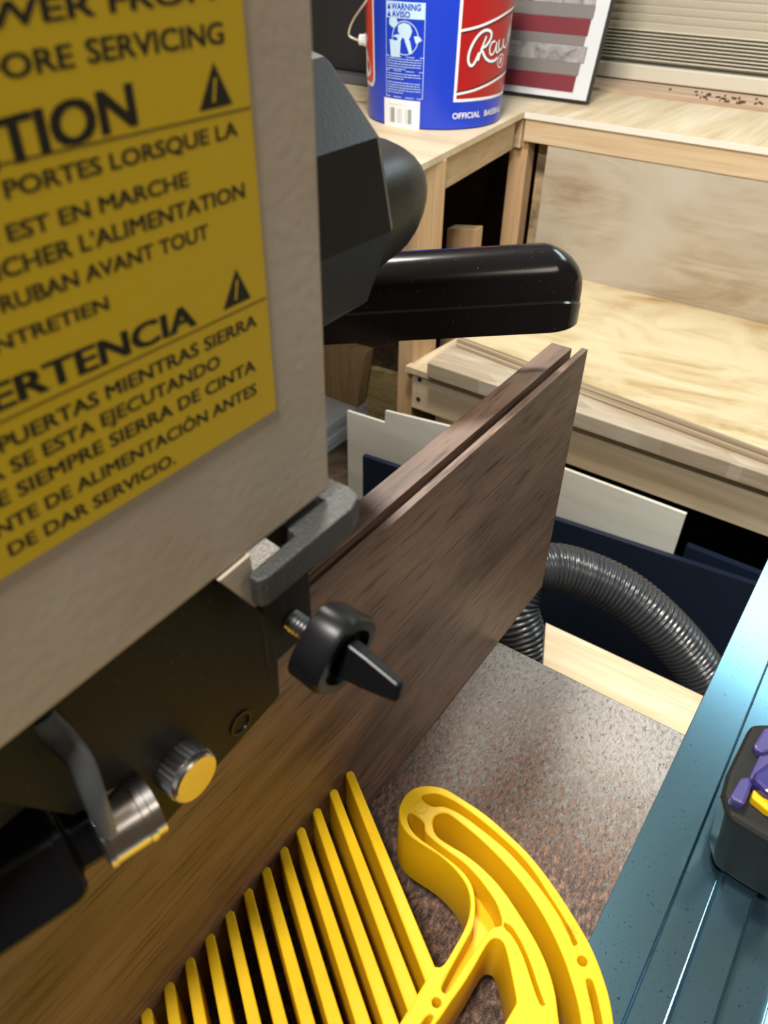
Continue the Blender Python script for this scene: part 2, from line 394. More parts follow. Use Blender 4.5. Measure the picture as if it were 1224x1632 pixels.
# butcher block and plywood on the lower deck
bm = bmesh.new(); b0 = P(681,578,'z',-.718)
box(bm,b0.x,.9,b0.y,1.70,DZ+.0005,-.718)
BLK2 = W_block
v = coords(BLK2,(1,1,1)); sp = N(BLK2,'ShaderNodeTexVoronoi'); mp = N(BLK2,'ShaderNodeMapping'); tcn = N(BLK2,'ShaderNodeTexCoord')
mp.inputs['Scale'].default_value = (9,24,1); L(BLK2,tcn.outputs['Object'],mp.inputs['Vector']); L(BLK2,mp.outputs[0],sp.inputs['Vector']); sp.inputs['Scale'].default_value=1
bs = BLK2.node_tree.nodes['Principled BSDF']; cur = bs.inputs['Base Color'].links[0].from_socket
bwn=N(BLK2,'ShaderNodeRGBToBW'); L(BLK2,sp.outputs['Color'],bwn.inputs[0]); base(BLK2, mix(BLK2, 0.8, cur, ramp(BLK2,bwn.outputs[0],[(0.25,(0.72,0.66,0.60)),(0.75,(1,1,1))]), 'MULTIPLY'))
tag(obj('laminated_board', bm, BLK2, bevel=.0015), 'thick grey-brown laminated wood slab lying on the lower bench deck', 'board')
th = math.radians(-5.9)
p0 = P(729,535,'z',-.692)
def sheet(name, z0, z1, dx, dy, w_, d_, m, label, ang=th):
    M_ = Matrix.Translation((p0.x+dx,p0.y+dy,0)) @ Matrix.Rotation(ang,4,'Z')
    o = obj(name, bx(0,w_,0,d_,z0,z1,M=M_), m); o.data.materials.append(PLYE)
    for f in o.data.polygons:
        if abs(f.normal.z) < .5: f.material_index = 1
    return tag(o, label, 'plywood', 'plywood sheets on the laminated slab')
sheet('plywood_sheet', -.7175,-.7055, -.002,.0, 1.3,.52, W_ply, 'lower of two plywood sheets, sandwiched between laminated slab and blotchy top sheet')
sheet('plywood_sheet', -.7050,-.692, .0,.0, 1.3,.52, W_stain, 'blotchy yellow plywood sheet lying topmost on the laminated slab')

# pale board and navy panels standing under the deck
def panel(name, pix, y, thick, m, label, cat, group=None, zb=FZ+.001):
    """upright panel: top outline given left to right, sides run straight down to zb"""
    top = [P(px,py,'y',y) for px,py in pix]
    bm = bmesh.new(); pts = top + [Vector((top[-1].x,y,zb)), Vector((top[0].x,y,zb))]
    prism(bm, pts, (0,thick,0)); return tag(obj(name,bm,m,bevel=.0006), label, cat, group)
top = [P(px,py,'y',1.204) for px,py in ((553,655),(613,674),(614,655),(720,681))]
xr = P(1095,815,'y',1.204).x
bm = bmesh.new(); prism(bm, top+[Vector((xr,1.204,top[-1].z-.002)),Vector((xr,1.204,FZ+.001)),Vector((top[0].x,1.204,FZ+.001))],(0,.007,0))
tag(obj('white_board', bm, W_white), 'pale whitish board with notched top standing behind the navy panel', 'board')
na, nb_ = P(578,727,'y',1.10), None
r2 = ray(1213,936); nb_ = r2*(na.z/r2.z)
dirn = (nb_-na).normalized(); off = Vector((-dirn.y,dirn.x,0))*.012
bm = bmesh.new(); e = na+dirn*.95
prism(bm,[na,e,Vector((e.x,e.y,FZ+.001)),Vector((na.x,na.y,FZ+.001))],off)
tag(obj('navy_panel', bm, NAVY), 'long dark navy panel standing upright in front of the pale board', 'panel', 'dark navy panels')
q0 = P(1094,869,'y',1.225)
bm = bmesh.new(); box(bm,q0.x,.9,1.222,1.236,FZ+.001,q0.z)
tag(obj('navy_panel', bm, NAVY), 'second navy panel, lower strip seen right of the pale board under the deck', 'panel', 'dark navy panels')

# scraps under the left run
bm = bmesh.new(); g0 = P(553,660,'y',1.5)
for k in range(4):
    o = obj('grey_board', bx(-1.5+.01*k,g0.x-.003*(k%2),1.22,1.78,g0.z-.0215*(k+1)+.0005,g0.z-.0215*k), GREYB)
    tag(o, ['topmost','second from top','third from top','bottom'][k]+' grey-white board in the stack beside the pale notched board','board','stacked grey-white boards')
SZT = g0.z
bm = bmesh.new(); pts = [P(px,py,'y',1.545) for px,py in ((505,541),(582,563),(569,655))]
prism(bm,[pts[0],pts[1],Vector((pts[2].x,1.545,SZT+.001)),Vector((pts[0].x,1.545,SZT+.001))],(0,.038,0))
tag(obj('tan_offcut', bm, W_tan), 'brown wooden offcut standing on the grey-white stack', 'offcut')
bm = bmesh.new(); pts = [P(px,py,'y',1.60) for px,py in ((575,582),(650,604))]
prism(bm,[pts[0],pts[1],Vector((pts[1].x,1.60,-1.2215)),Vector((pts[0].x,1.60,-1.2215))],(0,.02,0))
tag(obj('yellowish_board', bm, W_osb), 'rough yellowish board leaning behind the bench post', 'board')
bm = bmesh.new()
t_ = [P(735,364,'z',-.585)]
Y = 1.60
A_ = P(733,368,'y',Y); B_ = P(768,352,'y',Y)
box(bm,-.925,-.850,1.585,1.622,-1.2215,-.575)
for v_ in bm.verts:
    if v_.co.z > -1 and v_.co.x < -.9: v_.co.z -= .012
o = obj('lumber_offcut', bm, W_pine, bevel=.002)
tag(o, 'sawn pine stud offcut standing upright in the dark opening beneath bucket', 'offcut')

# black case behind the bucket
bc = P(540,124,'z',SZ)
case = thing('black_case', 'matte black upright case left of the blue bucket', 'case', (-1.35,1.82,SZ))
obj('case_body', bx(-1.60,-1.16,1.80,2.02,SZ+.022,SZ+.50), mat('charcoal_case',(0.018,0.018,0.019),0.6), case, bevel=.006)
obj('base_ledge', bx(-1.61,-1.12,1.76,2.04,SZ+.0005,SZ+.0215), mat('grey_ledge',(0.10,0.10,0.105),0.5), case, bevel=.004)

# ------------------------------------------------------------------ flag board
fb = P(935,168,'z',SZ+.001); fl = math.radians(16.3)
flag = thing('flag_board', 'distressed wooden flag board with red and white stripes leaning behind bucket', 'wall art', (fb.x-.17,fb.y,SZ+.001))
Mf = Matrix.Translation((fb.x,fb.y,SZ+.0052)) @ Matrix.Rotation(math.radians(1.2),4,'Z') @ Matrix.Rotation(-fl,4,'X')
H_, W_ = .54,.36
obj('backing', bx(-W_,0,0,.014,0,H_,M=Mf), BLACKF, flag)
obj('border', bx(-W_+.004,-.004,-.002,-.0001,.004,H_-.004,M=Mf), BORDER, flag)
z = .018; k = 0
while z < H_-.03:
    h, m, nme, x1 = ((.034,FLRED,'red_stripe',-.040),(.026,FLGREY,'grey_stripe',-.040),(.034,FLWHITE,'white_stripe',-.036),(.020,FLGREY,'grey_stripe',-.040))[k%4]
    obj(nme, bx(-W_+.02,x1+.003*(k%3),-.0035,-.0021,z,z+h-.001,M=Mf), m, flag); z += h; k += 1

# ------------------------------------------------------------------ bucket
BC = Vector((-.9735,1.580,SZ)); R0, RK = .1425, .030
bk = thing('bucket', 'blue plastic bucket with red logo panel and warning label on the bench corner', 'bucket', BC)
bm = bmesh.new()
prof = [(0.0005,R0-.004),(.003,R0),(.30,R0+RK*.30),(.302,R0+RK*.3+.006),(.318,R0+RK*.32+.006),(.32,R0+RK*.32+.001),(.36,R0+RK*.36),(.362,R0+RK*.36+.005),(.37,R0+RK*.37+.005),(.37,R0+RK*.37-.003),(.01,R0-.004)]
lathe(bm, BC, (0,0,1), prof, 96)
obj('pail', bm, BLUE, bk, smooth=.5)
def on_bucket(px,py):
    d = ray(px,py)
    lo = None
    # solve |(t d - BC).xy| = R0 + RK*(t dz - BCz)
    a = d.x**2+d.y**2-(RK*d.z)**2
    k0 = R0 - RK*BC.z
    b = -2*(d.x*BC.x+d.y*BC.y) - 2*k0*RK*d.z
    c_ = BC.x**2+BC.y**2-k0**2
    D = b*b-4*a*c_
    if D < 0: D = 0
    t = (-b-math.sqrt(D))/(2*a); p = d*t
    return math.atan2(p.y-BC.y,p.x-BC.x), p.z-BC.z
def wrap(th_,h,lift):
    r = R0+RK*h+lift
    return BC+Vector((r*math.cos(th_),r*math.sin(th_),h))
def patch(name, t0,t1,h0,h1,lift,m,parent,nx=None):
    bm = bmesh.new(); nx = nx or max(2,int(abs(t1-t0)/.05)+1); g = []
    for i in range(nx+1): g.append([bm.verts.new(wrap(t0+(t1-t0)*i/nx,h,lift)) for h in (h0,h1)])
    for i in range(nx): bm.faces.new((g[i][0],g[i+1][0],g[i+1][1],g[i][1]))
    return obj(name,bm,m,parent)
def poly_on(bm, pts, lift):          # pts are (theta,h); fan around their centre
    cx_ = sum(p[0] for p in pts)/len(pts); cy_ = sum(p[1] for p in pts)/len(pts)
    c0 = bm.verts.new(wrap(cx_,cy_,lift)); vs = [bm.verts.new(wrap(p[0],p[1],lift)) for p in pts]
    for i in range(len(vs)): bm.faces.new((c0,vs[i],vs[(i+1)%len(vs)]))
def stroke(bm, pts, w_, lift, n=8):
    """ribbon in (theta*R, h) space"""
    path = catmull([Vector((p[0],p[1],0)) for p in pts], n); prev = None
    for i,p in enumerate(path):
        a = path[max(0,i-1)]; b = path[min(len(path)-1,i+1)]; t = (b-a).normalized(); nn_ = Vector((-t.y,t.x,0))*w_/2
        q = [bm.verts.new(wrap((p+nn_*s).x/R0,(p+nn_*s).y,lift)) for s in (1,-1)]
        if prev: bm.faces.new((prev[0],prev[1],q[1],q[0]))
        prev = q
# red panel
tL, hB = on_bucket(721,163); tT, _ = on_bucket(735,2); tL = (tL+tT)/2
tR = tL+1.25
fr = patch('logo_panel', tL,tR,hB,.285,.0003,WHITE,bk)
bw = .0055/R0
patch('red_field', tL+bw,tR-bw,hB+.0055,.280,.0006,RED,fr)
def rel(px,py): t,h = on_bucket(px,py); return t*R0,h
def str_band(pix, wdt, m, name, lift):
    pts = [rel(*p) for p in pix]; e1 = pts[-1]; s = (pts[-1][1]-pts[-2][1])/(pts[-1][0]-pts[-2][0])
    pts.append((tR*R0-.006, e1[1]+s*(tR*R0-.006-e1[0])*.6))
    bm = bmesh.new(); stroke(bm,pts,wdt,lift,10); return obj(name,bm,m,fr)
k_ = 1224/160.0
cr = lambda x,y: (690+x/k_, y/k_)
str_band([cr(340,405),cr(560,355),cr(760,270),cr(900,185)],.0022,BLACKF,'black_rule',.0008)
str_band([cr(340,375),cr(560,322),cr(760,235),cr(900,150)],.0042,WHITE,'white_band',.0010)
str_band([cr(280,1125),cr(480,1080),cr(640,1010),cr(780,930)],.0022,BLACKF,'black_rule',.0008)
str_band([cr(280,1150),cr(480,1105),cr(640,1040),cr(800,945)],.0042,WHITE,'white_band',.0010)
bm2 = bmesh.new(); bm3 = bmesh.new()
S = [[(560,640),(500,770),(455,800),(428,740),(440,640),(490,520),(560,420),(630,370),(690,375),(710,420),(690,490),(640,560),(590,590),(610,650),(640,710),(690,745),(745,735),(780,700)],
     [(545,740),(575,640),(610,540),(650,440)],
     [(755,500),(715,520),(690,580),(690,650),(715,665),(750,610),(775,510)],[(775,510),(765,600),(775,640),(800,620)],
     [(805,480),(795,560),(805,610),(840,570),(855,470)],[(855,470),(852,550),(870,580),(895,520),(905,430)]]
for s_ in S:
    pts = [rel(*cr(*p)) for p in s_]
    stroke(bm3,[(p[0]+.0006,p[1]-.0008) for p in pts],.0072 if s_ is S[0] else .0056,.0009,6)
    stroke(bm2,pts,.0050 if s_ is S[0] else .0036,.0012,6)
# the rest of the word curls on around the side
x0_, y0_ = rel(*cr(905,430))
for sx,sy,pp in ((0,0,[(0,-.01),(.010,.026),(.014,.034),(.010,.030),(.008,-.006),(.014,-.012)]),(.018,.004,[(0,-.008),(.003,.008),(.004,-.012),(.008,-.010)]),(.029,.006,[(0,-.012),(.002,.008),(.006,.010),(.010,.006),(.010,-.012)]),(.044,.009,[(.010,.008),(.002,.010),(0,-.004),(.006,-.010),(.011,.006),(.009,-.026),(0,-.026)]),(.060,.012,[(.009,.010),(.002,.010),(.008,-.004),(.002,-.010)])):
    pts = [(x0_+sx+a_,y0_+sy+b_) for a_,b_ in pp]; stroke(bm3,pts,.0058,.0009,5); stroke(bm2,pts,.0038,.0012,5)
# small round badge below the word
cxm,cym = rel(*cr(820,740))
stroke(bm2,[(cxm+.0125*math.cos(a*.35),cym+.0115*math.sin(a*.35)) for a in range(19)],.0022,.0012,2)
me_,w__ = text_mesh('R',.03,.3); add_mesh(bm2,me_,lambda c_: wrap((cxm-.006+c_.x*.011)/R0,cym-.005+c_.y*.011,.0012))
obj('script_shadow',bm3,BLACKF,fr); obj('script_lettering',bm2,WHITE,fr)
def btext(bm,s,t0,h0,size,width=None,bold=.02,slope=0,lift=.0008):
    me_,w__ = text_mesh(s,bold); sxx = (width/w__) if width else size
    add_mesh(bm,me_,lambda c_: wrap(t0+c_.x*sxx/R0,h0+c_.y*size+slope*c_.x*sxx,lift)); return w__*sxx
bm = bmesh.new(); t_,h_ = on_bucket(720.5,189.5); btext(bm,'OFFICIAL',t_,h_,.0105,.064,.02); obj('lettering',bm,WHITE,bk)
bm = bmesh.new(); btext(bm,'BASEBALL',t_+.076/R0,h_,.0105,.070,.02); obj('lettering',bm,WHITE,bk)
bm = bmesh.new(); t_,h_ = on_bucket(580,165); btext(bm,'TOP',t_,h_-.004,.010,.020,.02); obj('lettering',bm,WHITE,bk)
# warning label
tl,_ = on_bucket(616,80); tr,_ = on_bucket(676,80)
def hh(y): return on_bucket(646,y)[1]
wl = patch('warning_label', tl,tr,hh(30),hh(3),.0004,LBLUE,bk)
bm = bmesh.new()
for a_,b_ in (((tl,hh(156)),(tr,hh(156))),((tl,hh(114)),(tr,hh(114))),((tl,hh(91)),(tr,hh(91))),((tl,hh(156)),(tl,hh(28))),((tr,hh(156)),(tr,hh(28)))):
    stroke(bm,[(a_[0]*R0,a_[1]),(b_[0]*R0,b_[1])],.0011,.0005,3)
obj('label_rules',bm,LBLUE,wl)
bm = bmesh.new(); wd = (tr-tl)*R0
btext(bm,'WARNING',tl+.013/R0,hh(16),.0100,wd*.74,.03); btext(bm,'AVISO',tl+.014/R0,hh(28),.0095,wd*.48,.03)
for hz in (hh(16),hh(28)): poly_on(bm,[(tl+.003/R0,hz),(tl+.012/R0,hz),(tl+.0075/R0,hz+.010)],.0008)
obj('warning_lettering',bm,BLUE,wl)
bm = bmesh.new()    # pictogram: child tipping into a bucket inside a ring with a bar
c0 = ((tl+tr)/2*R0, hh(61)); u = wd/2
stroke(bm,[(c0[0]+.05*u+u*.66*math.cos(a*math.pi/10),c0[1]+u*.68*math.sin(a*math.pi/10)) for a in range(21)],.0016,.0009,2)
def pp(*pts): poly_on(bm,[((c0[0]+x*u)/R0,c0[1]+y*u) for x,y in pts],.0007)
pp((-.8,.72),(-.6,.85),(-.4,.8),(-.32,.6),(-.42,.42),(-.6,.38),(-.8,.5))
pp((-.3,.5),(0,.62),(.3,.55),(.42,.3),(.3,0),(.05,-.05),(-.15,.1),(-.3,.25))
pp((.12,.1),(.32,-.1),(.45,-.62),(.28,-.6),(.05,-.1))
pp((-.2,.2),(-.02,.1),(-.35,-.45),(-.5,-.38))
pp((-.78,-.1),(-.15,-.15),(-.2,-.8),(-.7,-.82))
pp((.5,.1),(.75,.12),(.9,-.05),(.6,-.2))
pp((-.65,.05),(-.25,.15),(-.3,-.02))
obj('pictogram',bm,LBLUE,wl)
bm = bmesh.new(); random.seed(3)
for y_ in (95,99,103,107,111,119,123,127,133,137,141,145,149):
    x = tl+.004/R0
    while x < tr-.006/R0:
        w_ = random.uniform(.003,.008)/R0; w_ = min(w_,tr-.004/R0-x)
        stroke(bm,[(x*R0,hh(y_)),((x+w_)*R0,hh(y_))],.0013,.0006,2); x += w_+.0012/R0
        if y_ in (111,127,149) and x > (tl+tr)/2: break
obj('fine_print',bm,LBLUE,wl)
bl0,_ = on_bucket(613,180); br0,_ = on_bucket(669,180); hb = on_bucket(640,205)[1]; ht = on_bucket(640,159)[1]
bc_ = patch('barcode_label', bl0,br0,hb,ht,.0005,WHITE,bk)
bm = bmesh.new(); bm2 = bmesh.new(); wd2 = br0-bl0
for f0,f1,bb in ((.22,.34,bm),(.40,.46,bm2),(.52,.56,bm2),(.62,.68,bm2),(.70,.80,bm),(.18,.20,bm2),(.48,.50,bm)):
    poly_on(bb,[(bl0+wd2*f0,hb+.010),(bl0+wd2*f1,hb+.010),(bl0+wd2*f1,ht-.016),(bl0+wd2*f0,ht-.016)],.0009)
stroke(bm2,[((bl0+wd2*.18)*R0,ht-.010),((bl0+wd2*.78)*R0,ht-.010)],.0014,.0009,3)
obj('dark_bars',bm,GREY,bc_); obj('light_bars',bm2,MIDG,bc_)
# rounded emblem panel at the left side
te,_ = on_bucket(597,70); h0 = on_bucket(592,137)[1]
def rrect(t0,t1,h0,h1,r):
    pts=[]
    for cx_,cy_,a0 in ((t1*R0-r,h0+r,-90),(t1*R0-r,h1-r,0),(t0*R0+r,h1-r,90),(t0*R0+r,h0+r,180)):
        for k in range(7):
            a = math.radians(a0+15*k); pts.append(((cx_+r*math.cos(a))/R0,cy_+r*math.sin(a)))
    return pts
def rpatch(name,t0,t1,h0,h1,r,lift,m,parent):
    bm = bmesh.new(); n = 14; prev = None
    for i in range(n+1):
        t = t0+(t1-t0)*i/n; d = min(t-t0,t1-t)*R0; dh = r-math.sqrt(max(0,r*r-max(0,r-d)**2)) if d<r else 0
        q = [bm.verts.new(wrap(t,h0+dh,lift)),bm.verts.new(wrap(t,h1-dh,lift))]
        if prev: bm.faces.new((prev[0],q[0],q[1],prev[1]))
        prev = q
    return obj(name,bm,m,parent)
em = rpatch('emblem_panel',te-.85,te,h0,.27,.014,.0004,WHITE,bk)
rpatch('emblem_red_field',te-.85+.04,te-.042,h0+.007,.263,.009,.0008,REDO,em)
bm = bmesh.new()   # white ball-player shape sweeping through the emblem
pts = [on_bucket(583,50),on_bucket(588,88),on_bucket(592.5,108),on_bucket(592,118),on_bucket(588,123),on_bucket(584,122)]
pts += [(pts[-1][0]-.25,pts[-1][1]),(pts[0][0]-.22,pts[0][1])]
poly_on(bm,pts,.0016); obj('emblem_figure',bm,WHITE,em)
# bail ear and wire
tEar,hEar = on_bucket(576,67); ear = wrap(tEar-.22,hEar,0); od = (ear-BC); od.z=0; od.normalize()
bm = bmesh.new(); lathe(bm,ear-od*.002,od,[(0,.012),(.008,.012),(.014,.010),(.020,.0105),(.022,.008)],20)
obj('handle_ear',bm,WHITE,bk,smooth=.7)
hook = ear+od*.016
bm = bmesh.new(); path = catmull([hook+Vector((.004,-.004,-.002)),hook+od*.010,P(556,55,'y',hook.y-.01),P(563,32,'y',hook.y-.02),P(583,3,'y',hook.y-.05),P(620,-50,'y',hook.y-.06),P(700,-120,'y',hook.y-.07)],8)
sweep(bm,path,.0022,10); obj('bail_wire',bm,WIRE,bk,smooth=.9)

# ------------------------------------------------------------------ crate behind the saw
z0 = -.75
c1 = P(870,992,'z',z0); c2 = P(866,1052,'z',z0); c3 = P(1130,1113,'z',z0)
crate = thing('pine_crate', 'low pine box with pale board lid just beyond the saw table', 'crate', (c1.x+.3,c1.y-.1,FZ))
bm = bmesh.new(); s_ = (c3-c1).normalized()
prism(bm,[c1,c1+s_*.75,c1+s_*.75+Vector((0,-.16,0)),c2+(c2-c1)*.9],(0,0,-.018))
obj('lid',bm,W_crate,crate,bevel=.0008)
bm = bmesh.new(); box(bm,c1.x+.06,c1.x+.70,c1.y-.14,c1.y-.02,FZ,z0-.0185); obj('crate_body',bm,W_pinex,crate)

# ------------------------------------------------------------------ hose
def ribbed(name, pts, r, m, label):
    path = catmull(pts, 60); ds=[0]
    for a,b in zip(path,path[1:]): ds.append(ds[-1]+(b-a).length)
    Lt = ds[-1]; step = .00125; n = int(Lt/step); out=[]; j=0
    for i in range(n):
        s = i*step
        while ds[j+1] < s: j+=1
        out.append(path[j].lerp(path[j+1],(s-ds[j])/max(1e-9,ds[j+1]-ds[j])))
    bm = bmesh.new(); per = .0078
    sweep(bm,out,lambda i: r+(.0034*(abs(math.cos(math.pi*i*step/per))**1.5)-.0026),28)
    return tag(obj(name,bm,m,smooth=1.2),label,'hose')
def at_depth(px,py,d): rr=ray(px,py); return rr*(d/F)
hp = [at_depth(1290,1330,1.36),at_depth(1225,1220,1.27),at_depth(1150,1118,1.20),at_depth(1098,1045,1.18),at_depth(1048,990,1.17),at_depth(992,945,1.17),at_depth(935,918,1.17),at_depth(880,905,1.16),at_depth(836,918,1.15),at_depth(818,965,1.14),at_depth(832,1020,1.15),at_depth(845,1080,1.17),at_depth(835,1160,1.22),at_depth(800,1230,1.3)]
ribbed('vacuum_hose',hp,.0375,HOSE,'grey ribbed vacuum hose arching up behind the saw table')
hp = [at_depth(830,980,1.62),at_depth(890,985,1.62),at_depth(945,1005,1.62),at_depth(990,1035,1.64),at_depth(1030,1080,1.66),at_depth(1060,1140,1.70)]
ribbed('hose_tail',[Vector((p.x,min(p.y,1.05),p.z)) for p in hp],.022,HOSE,'thinner dark ribbed hose in the shadow under the larger hose')

# ------------------------------------------------------------------ bandsaw
TZ = -.36
saw = thing('bandsaw', 'cream bandsaw with yellow warning label, black knob, lever and cast iron table', 'bandsaw', (-.2,.1,FZ))
CX_, CY_, CB = -.105,.128,-.122
bm = bx(-.42,CX_,-.36,CY_,CB,.46)
for v_ in bm.verts:
    if v_.co.z < 0 and v_.co.y < 0: v_.co.z -= .0095
hous = obj('upper_housing', bm, CREAM, saw, bevel=.002, seg=3)
obj('dark_gap_filler', bx(-.150,-.1165,-.05,.105,CB-.035,CB+.002), BLK, saw)  # dark box added to fill the shaded void behind the guide plate
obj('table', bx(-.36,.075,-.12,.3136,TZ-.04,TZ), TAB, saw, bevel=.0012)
obj('lower_cabinet', bx(-.46,-.03,-.12,.22,FZ,TZ-.06), CREAM, saw, bevel=.01)
obj('column', bx(-.56,-.44,-.10,.12,TZ-.6,.42), CREAM, saw, bevel=.01)
obj('trunnion', bx(-.28,-.06,-.05,.20,TZ-.062,TZ-.040), IRON, saw)
obj('blade', bx(-.1318,-.1311,.060,.072,TZ-.1,CB+.01), STEEL, saw)
# label
SX = CX_+.0004
def S(px,py): return P(px,py,'x',SX)
s_r = S(437,655); s_rt = S(391,0); yr = (s_r.y+s_rt.y)/2; zb = (S(437,655).z+S(0,925).z)/2
lab = obj('warning_label', bx(CX_-.0001,SX,-.06,yr,zb,.010), STICK, saw)
bm = bmesh.new()
TX = SX+.00003
def stext(s, left, right, hpx, bold=.035):
    a = P(left[0],left[1],'x',TX); b = P(right[0],right[1],'x',TX); h = P(right[0],right[1]-hpx,'x',TX).z-b.z
    zz = (a.z+b.z)/2 if abs(a.z-b.z)<.004 else b.z
    for q_,(dx,dy) in enumerate(((-bold*1.1,-.02),(0,0),(bold*1.1,.02),(bold*1.1,-.02),(-bold*1.1,.02))):
        me_,w__ = text_mesh(s,.012); k = (b.y-a.y)/w__
        add_mesh(bm,me_,lambda c_: Vector((TX+q_*2e-6,a.y+(c_.x+dx)*k,a.z+(b.z-a.z)*(c_.x/w__)+(c_.y+dy)*h)))
stext('FROM',(74,20),(110,10),30)
bm.free(); bm = bmesh.new()
stext('POWER FROM',(-150,65),(340,-2),34)
stext('SERVICING',(142,101),(357,68),34)
stext('BEFORE',(-95,146),(119,106),38)
stext('ATTENTION',(-390,395),(218,198),68,.05)
stext('PORTES LORSQUE LA',(11,317),(379,216),24)
stext('N EST EN MARCHE',(-36,402),(301,296),24)
stext("NCHER L'ALIMENTATION",(-28,456),(390,314),24)
stext('RUBAN AVANT TOUT',(5,499),(333,379),23)
stext('ENTRETIEN',(-28,572),(174,492),22)
stext('ERTENCIA',(-8,658),(312,517),37,.05)
stext('PUERTAS MIENTRAS SIERRA',(2,722),(409,519),20)
stext('A SE ESTA EJECUTANDO',(-20,776),(351,584),20)
stext('PE SIEMPRE SIERRA DE CINTA',(-22,821),(407,590),19)
stext('NTE DE ALIMENTACI\u00d3N ANTES',(-3,857),(409,627),18)
stext('DE DAR SERVICIO.',(18,887),(280,738),19)
obj('label_lettering', bm, INK, lab)
for tri,ex in ((((318,178),(340,98),(371,165)),((343,124),(341,163))),(((356,495),(376,428),(400,474)),((378,446),(376,478)))):
    bm = bmesh.new(); bmy = bmesh.new()
    vs = [bm.verts.new(P(x,y,'x',TX)) for x,y in tri]; bm.faces.new(vs)
    a,b = (P(*q,'x',TX+.00003) for q in ex); w_=.00028
    bmy.faces.new([bmy.verts.new(a+Vector((0,s*w_,0))) for s in (-1,1)]+[bmy.verts.new(b+Vector((0,s*w_,0))) for s in (1,-1)])
    tr_ = obj('warning_triangle', bm, INK, lab); obj('exclamation_mark', bmy, STICK, tr_, origin=wpos(tr_))
bm = bmesh.new()
for l_,r_ in (((0,268),(395,172)),((0,679),(424,474))):
    a,b = P(*l_,'x',TX),P(*r_,'x',TX); zz=b.z
    box(bm,CX_+.0003,TX,-.05,yr-.0002,zz-.0002,zz+.0002)
obj('label_rule', bm, INKRULE, lab)

# adjusting knob and lever behind the housing
kc = Vector((-.185,.160,-.076))
kn = bmesh.new()
def lobe(k,a): 
    s = math.cos(a*7); return 1.0+.05*max(-.6,min(.6,s*1.6))
R7=Matrix.Translation(kc)@Matrix.Rotation(math.radians(4),4,'Y')@Matrix.Translation(-kc)
lathe(kn,kc,(0,1,0),[(0,.042),(.004,.0465),(.041,.0478),(.047,.0445),(.048,.030)],11)
for v_ in kn.verts: v_.co=R7@v_.co
knob = obj('adjusting_knob',kn,KNOBP,saw,bevel=.0022,seg=3)
bm = bmesh.new()   # broad wing grip tapering away from the wheel
n = 32; rings=[]
for d,sx,sz in ((.044,1,1),(.064,.96,.95),(.0755,.91,.90),(.0815,.84,.81),(.0835,.74,.70)):
    rings.append([bm.verts.new(kc+Vector((0,0,-.010))+Vector((.038*sx*math.copysign(abs(math.cos(2*math.pi*i/n))**.8,math.cos(2*math.pi*i/n))*math.cos(.35)+.027*sz*math.sin(2*math.pi*i/n)*math.sin(.35)+.004,
                   d, .027*sz*math.copysign(abs(math.sin(2*math.pi*i/n))**.9,math.sin(2*math.pi*i/n))))) for i in range(n)])
for p_,q_ in zip(rings,rings[1:]):
    for i in range(n): bm.faces.new((p_[i],p_[(i+1)%n],q_[(i+1)%n],q_[i]))
bm.faces.new(rings[-1]); bm.faces.new(rings[0][::-1])
obj('wing_grip',bm,KNOBP,knob,smooth=.6)
bm = bmesh.new(); lathe(bm,(kc.x,CY_-.002,kc.z),(0,1,0),[(0,.014),(.034,.014)],24); obj('knob_shaft',bm,STEELD,saw,smooth=.6)
# lever: rounded top, flat sides, round nose
ld = Vector((.684,.731,0)).normalized(); ln = Vector((ld.y,-ld.x,0))
tip = P(862,455,'z',-.140)
bm = bmesh.new(); rings=[]; Ll=.215; NS=44
def section(hw,zt,zb_):
    pts=[(-hw,zb_),(hw,zb_),(hw,zb_+(zt-zb_)*.40),(hw-.0012,zb_+(zt-zb_)*.42)]
    for k in range(1,12):
        a=math.pi*k/12; pts.append(((hw-.0012)*math.cos(a),zb_+(zt-zb_)*(.44+.56*math.sin(a)**.75)))
    pts += [(-hw+.0012,zb_+(zt-zb_)*.42),(-hw,zb_+(zt-zb_)*.40)]
    return pts
HW=.0165
for i in range(NS+1):
    if i<20: s=-Ll*(1-i/20); f=1; hf=1
    else:
        a=(i-20)/(NS-20)*math.pi/2; s=HW*1.25*math.sin(a); f=max(.02,math.cos(a)); hf=1-.56*(1-math.cos(a))**.8
    zt=.0195; zb_=-.0168+.0045*min(1,-s/Ll if s<0 else 0)*1.3
    ring=[]
    for x,zv in section(HW*f,zb_+(zt-zb_)*hf if i>=20 else zt,zb_):
        ring.append(bm.verts.new(tip+ld*s+ln*x+Vector((0,0,zv))))
    rings.append(ring)
for p_,q_ in zip(rings,rings[1:]):
    m_=len(p_)
    for i in range(m_): bm.faces.new((p_[i],p_[(i+1)%m_],q_[(i+1)%m_],q_[i]))
bm.faces.new(rings[0][::-1]); bm.faces.new(rings[-1])
lev = obj('tension_lever',bm,GLOSS,saw,smooth=.45)
root = tip-ld*(Ll-.02)
bm = bmesh.new(); lathe(bm,(root.x,CY_-.002,root.z),(0,1,0),[(0,.012),(root.y-CY_+.004,.012)],24); obj('lever_shaft',bm,STEELD,saw,smooth=.6)

